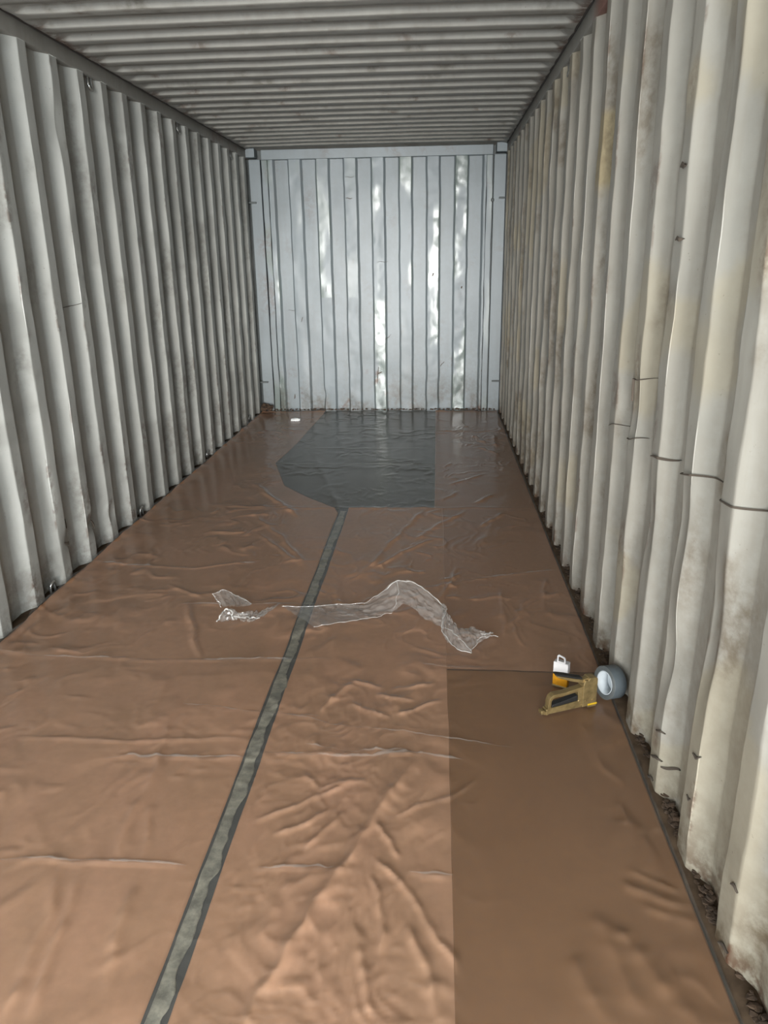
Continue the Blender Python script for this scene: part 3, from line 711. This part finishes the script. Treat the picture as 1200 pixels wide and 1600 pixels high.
UA = [(-0.43, 3.06, .03), (-0.386, 3.091, .035), (-0.268, 3.019, .02), (-0.243, 3.006, .008)]; LA = [(-0.365, 2.975, .004), (-0.333, 2.985, .004), (-0.275, 2.984, .004), (-0.25, 2.995, .003)]
UA2 = [(-0.336, 2.905, .03), (-0.305, 2.892, .04), (-0.27, 2.865, .028), (-0.174, 2.936, .010), (-0.112, 3.015, .010)]; LA2 = [(-0.345, 2.838, .003), (-0.304, 2.842, .004), (-0.26, 2.849, .012), (-0.212, 2.836, .003), (-0.162, 2.904, .003)]
for nm, P in (('flap', crumple(UA, LA, 50, 18, 0.014, 321)), ('knot', crumple(UA2, LA2, 80, 22, 0.026, 331))):
    link(nm, grid_mesh(nm, P - off), M_SCRAP, sa)

edge_tube('folded_edge', [(-0.35, 2.84, .004), (-0.33, 2.90, .03), (-0.30, 2.885, .035), (-0.285, 2.85, .015)], 0.0035, sa, off, 431)
edge_tube('folded_edge', [(-0.30, 2.862, .012), (-0.24, 2.868, .012), (-0.18, 2.872, .006)], 0.0020, sa, off, 435)
edge_tube('folded_edge', [(-0.43, 3.055, .03), (-0.37, 2.98, .006)], 0.0014, sa, off, 439)
edge_tube('folded_edge', UA, 0.0012, sa, off, 443)

# --- roll of silver tape, on its edge against the right wall
M_DUCT = plain('silver_cloth_tape', lin(84, 90, 93), 0.42, 0.25, 0.08, 60, 0.1)
M_DUCT_SIDE = plain('tape_edge', lin(88, 90, 88), 0.7, 0, 0.1, 80, 0.1)
M_CORE = plain('white_card_core', lin(176, 180, 182), 0.7, 0, 0.05, 40, 0.1)
def lathe_bm(bm, prof, seg=64):
    rings = []
    for r, z in prof:
        rings.append([bm.verts.new((r * math.cos(2 * math.pi * k / seg), r * math.sin(2 * math.pi * k / seg), z)) for k in range(seg)])
    for i in range(len(prof)):
        A, B = rings[i], rings[(i + 1) % len(prof)]
        for k in range(seg): bm.faces.new((A[k], A[(k + 1) % seg], B[(k + 1) % seg], B[k]))
R_ROLL, W_ROLL = 0.056, 0.048
film_top = lambda x0, x1, y0, y1: float(film_height(*np.meshgrid(np.linspace(x0, x1, 25), np.linspace(y0, y1, 25), indexing='ij')).max())
roll = empty('tape_roll', (1.150, 2.316, 0.0))
tag(roll, 'roll of silver grey tape with a white core, on edge against the right wall', 'tape roll')
ax = Vector((-0.90, -0.42, 0.10)).normalized()
Rm = ax.to_track_quat('Z', 'Y').to_matrix().to_4x4(); Tm = Matrix.Translation((0, 0, R_ROLL + 0.016)) @ Rm
def roll_part(nm, prof, m, sm=True, seg=64):
    bm = bmesh.new(); lathe_bm(bm, prof, seg); bm.transform(Tm)
    o = bm_obj(nm, bm, m, roll, sm); return o
h2 = W_ROLL / 2
roll_part('tape_winding', [(R_ROLL - 0.001, -h2), (R_ROLL, -h2 + 0.0015), (R_ROLL, h2 - 0.0015), (R_ROLL - 0.001, h2), (0.0405, h2), (0.0405, -h2)], M_DUCT)
# wound layers seen on the side as fine rings
bm = bmesh.new()
for k in range(5):
    r = 0.0425 + k * 0.003
    lathe_bm(bm, [(r, h2), (r + 0.0012, h2 + 0.0005), (r + 0.0024, h2), (r + 0.0012, h2 - 0.0006)], 48)
bm.transform(Tm); bm_obj('layer_edges', bm, M_DUCT_SIDE, roll, True)
roll_part('core', [(0.0402, -h2 - 0.0005), (0.0402, h2 + 0.0005), (0.0375, h2 + 0.0005), (0.0375, -h2 - 0.0005)], M_CORE)
bm = bmesh.new(); lathe_bm(bm, [(0.0374, -h2 + 0.004), (0.0374, -h2 + 0.0055), (0.0008, -h2 + 0.0055), (0.0008, -h2 + 0.004)], 48); bm.transform(Tm)
bm_obj('core_label', bm, M_CORE, roll)

# --- staple gun
M_BRASS = plain('worn_brassy_chrome', lin(138, 118, 80), 0.33, 0.6, 0.28, 50, 0.3)
M_BLACK = plain('black_rubber_grip', lin(22, 21, 20), 0.55, 0, 0.2, 60, 0.1)
M_YELLOW = plain('yellow_plastic', lin(176, 140, 26), 0.5, 0, 0.1, 40, 0.05)
g = empty('staple_gun', (0.922, 2.205, film_top(0.89, 1.10, 2.18, 2.31) + 0.002), math.atan2(0.072, 0.172))
tag(g, 'brassy metal staple gun with black lever and grip standing on the brown floor', 'staple gun')
W2 = 0.012
bm = bmesh.new()   # closed loop body: rear post, top bar, lower bar, joined to the head
outer = [(0.0, 0.008), (0.004, 0.050), (0.010, 0.064), (0.022, 0.071), (0.060, 0.070), (0.132, 0.079), (0.132, 0.012), (0.060, 0.010)]
inner = [(0.014, 0.022), (0.015, 0.046), (0.020, 0.054), (0.028, 0.057), (0.060, 0.057), (0.112, 0.062), (0.116, 0.028), (0.060, 0.024)]
for yq in (-W2, W2):
    pass
vo0 = [bm.verts.new((s, -W2, z)) for s, z in outer]; vi0 = [bm.verts.new((s, -W2 * 0.85, z)) for s, z in inner]
vo1 = [bm.verts.new((s, W2, z)) for s, z in outer]; vi1 = [bm.verts.new((s, W2 * 0.85, z)) for s, z in inner]
n = len(outer)
for i in range(n):
    j = (i + 1) % n
    bm.faces.new((vo0[i], vo0[j], vi0[j], vi0[i])); bm.faces.new((vo1[i], vi1[i], vi1[j], vo1[j]))
    bm.faces.new((vo0[i], vo1[i], vo1[j], vo0[j])); bm.faces.new((vi0[i], vi0[j], vi1[j], vi1[i]))
bmesh.ops.recalc_face_normals(bm, faces=bm.faces[:])
bmesh.ops.bevel(bm, geom=bm.edges[:], offset=0.002, segments=2, affect='EDGES', profile=0.5)
bm_obj('body', bm, M_BRASS, g)
bm = bmesh.new(); bm_box(bm, -0.010, 0.150, -0.009, 0.009, 0.0, 0.011, 0.002)
bm_obj('magazine', bm, M_BRASS, g)
bm = bmesh.new(); bm_box(bm, -0.022, -0.008, -0.011, 0.011, 0.004, 0.018, 0.003); bm_box(bm, -0.005, 0.004, -0.0125, 0.0125, 0.0, 0.022, 0.002)
bm_obj('magazine_latch', bm, M_BRASS, g)
bm = bmesh.new()
prism_bm(bm, [(0.0165, 0.0245), (0.017, 0.034), (0.060, 0.040), (0.111, 0.050), (0.113, 0.0305), (0.060, 0.0265)], -W2 * 0.95, W2 * 0.95, 0.002)
bm_obj('grip', bm, M_BLACK, g)
bm = bmesh.new()   # head
prism_bm(bm, [(0.128, 0.004), (0.128, 0.088), (0.134, 0.104), (0.146, 0.100), (0.150, 0.109), (0.178, 0.106), (0.182, 0.100), (0.182, 0.004)], -0.0165, 0.0165, 0.0025)
bm_obj('head', bm, M_BRASS, g)
bm = bmesh.new(); bm_box(bm, 0.148, 0.184, -0.0175, 0.0175, 0.006, 0.013, 0.0015); bm_obj('head_band', bm, M_YELLOW, g)
bm = bmesh.new(); bm_box(bm, 0.150, 0.183, -0.015, 0.015, -0.002, 0.006, 0.001); bm_obj('nose_plate', bm, M_BRASS, g)
for s in (0.142, 0.168):
    bm = bmesh.new(); bmesh.ops.create_cone(bm, cap_ends=True, segments=14, radius1=0.005, radius2=0.005, depth=0.037, matrix=Matrix.Translation((s, 0, 0.024)) @ Matrix.Rotation(math.pi / 2, 4, 'X'))
    bm_obj('rivet', bm, M_BRASS, g)
bm = bmesh.new()   # lever, sloping up towards the rear
prism_bm(bm, [(0.150, 0.098), (0.128, 0.092), (0.090, 0.104), (0.050, 0.122), (0.030, 0.132), (0.034, 0.136), (0.060, 0.1265), (0.095, 0.114), (0.128, 0.104), (0.148, 0.107)], -0.010, 0.010, 0.0018)
lev = bm_obj('lever', bm, M_BRASS, g)
bm = bmesh.new()
prism_bm(bm, [(0.122, 0.1065), (0.095, 0.1145), (0.060, 0.1275), (0.030, 0.1385), (0.024, 0.140), (0.026, 0.145), (0.036, 0.1430), (0.064, 0.134), (0.098, 0.121), (0.126, 0.112)], -0.0115, 0.0115, 0.002)
bm_obj('lever_cover', bm, M_BLACK, lev)

# --- box of staples standing behind the staple gun
M_WHITE = plain('white_card', lin(176, 172, 170), 0.6, 0, 0.05, 40, 0.05)
M_AMBER = plain('amber_yellow_card', lin(176, 118, 10), 0.4, 0, 0.25, 60, 0.05)
M_CLEAR = film_mat('clear_box', 0.16, 0.15, (0.95, 0.93, 0.88, 1))
bx = empty('staple_box', (0.998, 2.385, film_top(0.96, 1.04, 2.35, 2.42) + 0.002), math.radians(-28))
tag(bx, 'small yellow staple box with white hanging card behind the staple gun', 'staple box')
bm = bmesh.new(); bm_box(bm, -0.026, 0.026, -0.013, 0.013, 0.0, 0.052, 0.002); bm_obj('box', bm, M_AMBER, bx)
bm = bmesh.new(); bm_box(bm, -0.0275, 0.0275, -0.0145, 0.0145, -0.001, 0.006, 0.0015); bm_obj('box_rim', bm, M_BRASS, bx)
bm = bmesh.new(); bm_box(bm, -0.026, 0.026, -0.013, 0.013, 0.0525, 0.094, 0.002); bm_obj('card', bm, M_WHITE, bx)
bm = bmesh.new()
to = [(-0.014, 0.094), (-0.014, 0.118), (-0.009, 0.124), (0.012, 0.118), (0.016, 0.112), (0.016, 0.094)]; ti = [(-0.009, 0.099), (-0.009, 0.113), (-0.006, 0.117), (0.008, 0.113), (0.011, 0.109), (0.011, 0.099)]
a0 = [bm.verts.new((s, -0.012, z)) for s, z in to]; a1 = [bm.verts.new((s, -0.009, z)) for s, z in to]; b0 = [bm.verts.new((s, -0.012, z)) for s, z in ti]; b1 = [bm.verts.new((s, -0.009, z)) for s, z in ti]
for i in range(6):
    j = (i + 1) % 6
    bm.faces.new((a0[i], a0[j], b0[j], b0[i])); bm.faces.new((a1[i], b1[i], b1[j], a1[j])); bm.faces.new((a0[i], a1[i], a1[j], a0[j])); bm.faces.new((b0[i], b0[j], b1[j], b1[i]))
bm_obj('hang_tab', bm, M_WHITE, bx)

# --- small white scrap near the end wall
P = crumple([(-0.80, 7.06, .012), (-0.76, 7.08, .022), (-0.715, 7.06, .012)], [(-0.80, 7.02, .004), (-0.76, 7.00, .006), (-0.715, 7.02, .004)], 24, 12, 0.008, 341, 0.012)
ws = link('paper_scrap', grid_mesh('paper_scrap', P), plain('bright_white_paper', lin(238, 238, 236), 0.6, 0, 0.03, 40, 0.05))
mo = ws.modifiers.new('thickness', 'SOLIDIFY'); mo.thickness = 0.001; mo.offset = 1
tag(ws, 'small white scrap on the floor near the far end wall', 'scrap')

# --- dirt lodged in the recesses of the right wall and along the end wall
rnd = random.Random(5)
def clods(spots, name, label):
    bm = bmesh.new()
    for (x, y, z, r, fl) in spots:
        M4 = Matrix.Translation((x, y, z)) @ Matrix.Rotation(rnd.uniform(0, 6), 4, 'Z') @ Matrix.Diagonal((r * rnd.uniform(0.7, 1.3), r * rnd.uniform(0.7, 1.6), r * fl, 1))
        v = bmesh.ops.create_icosphere(bm, subdivisions=1, radius=1.0, matrix=M4)['verts']
        for q in v: q.co += Vector((rnd.uniform(-1, 1), rnd.uniform(-1, 1), rnd.uniform(-1, 1))) * r * 0.22
    o = bm_obj(name, bm, M_DIRT); tag(o, label, 'dirt', kind='stuff'); return o
sp = []
for k in [k for k in range(-3, 22) if k != 3]:
    yc = PH_R + 0.174 + k * PITCHR
    for q in range(34):
        a = rnd.random()
        sp.append((1.184 + 0.018 * a, yc + rnd.uniform(-0.075, 0.085), 0.013 + 0.018 * a * a, rnd.uniform(0.004, 0.012), rnd.uniform(0.2, 0.5)))
clods(sp, 'dirt', 'dark dirt lodged in the recesses along the foot of the right wall')
sp = []
for q in range(230):
    x = rnd.uniform(-1.16, 1.16)
    sp.append((x, 7.534 + rnd.uniform(-0.006, 0.010), 0.016 + rnd.random() * 0.012, rnd.uniform(0.005, 0.010), rnd.uniform(0.4, 0.9)))
clods(sp, 'dirt', 'dark dirt along the foot of the far end wall')
sp = [(-1.13 + rnd.uniform(-0.03, 0.06), 7.44 + rnd.uniform(-0.05, 0.05), 0.048 + rnd.random() * 0.03, rnd.uniform(0.014, 0.03), 0.8) for q in range(24)]
o = clods(sp, 'rubble', 'small heap of brown rubble in the far left corner')
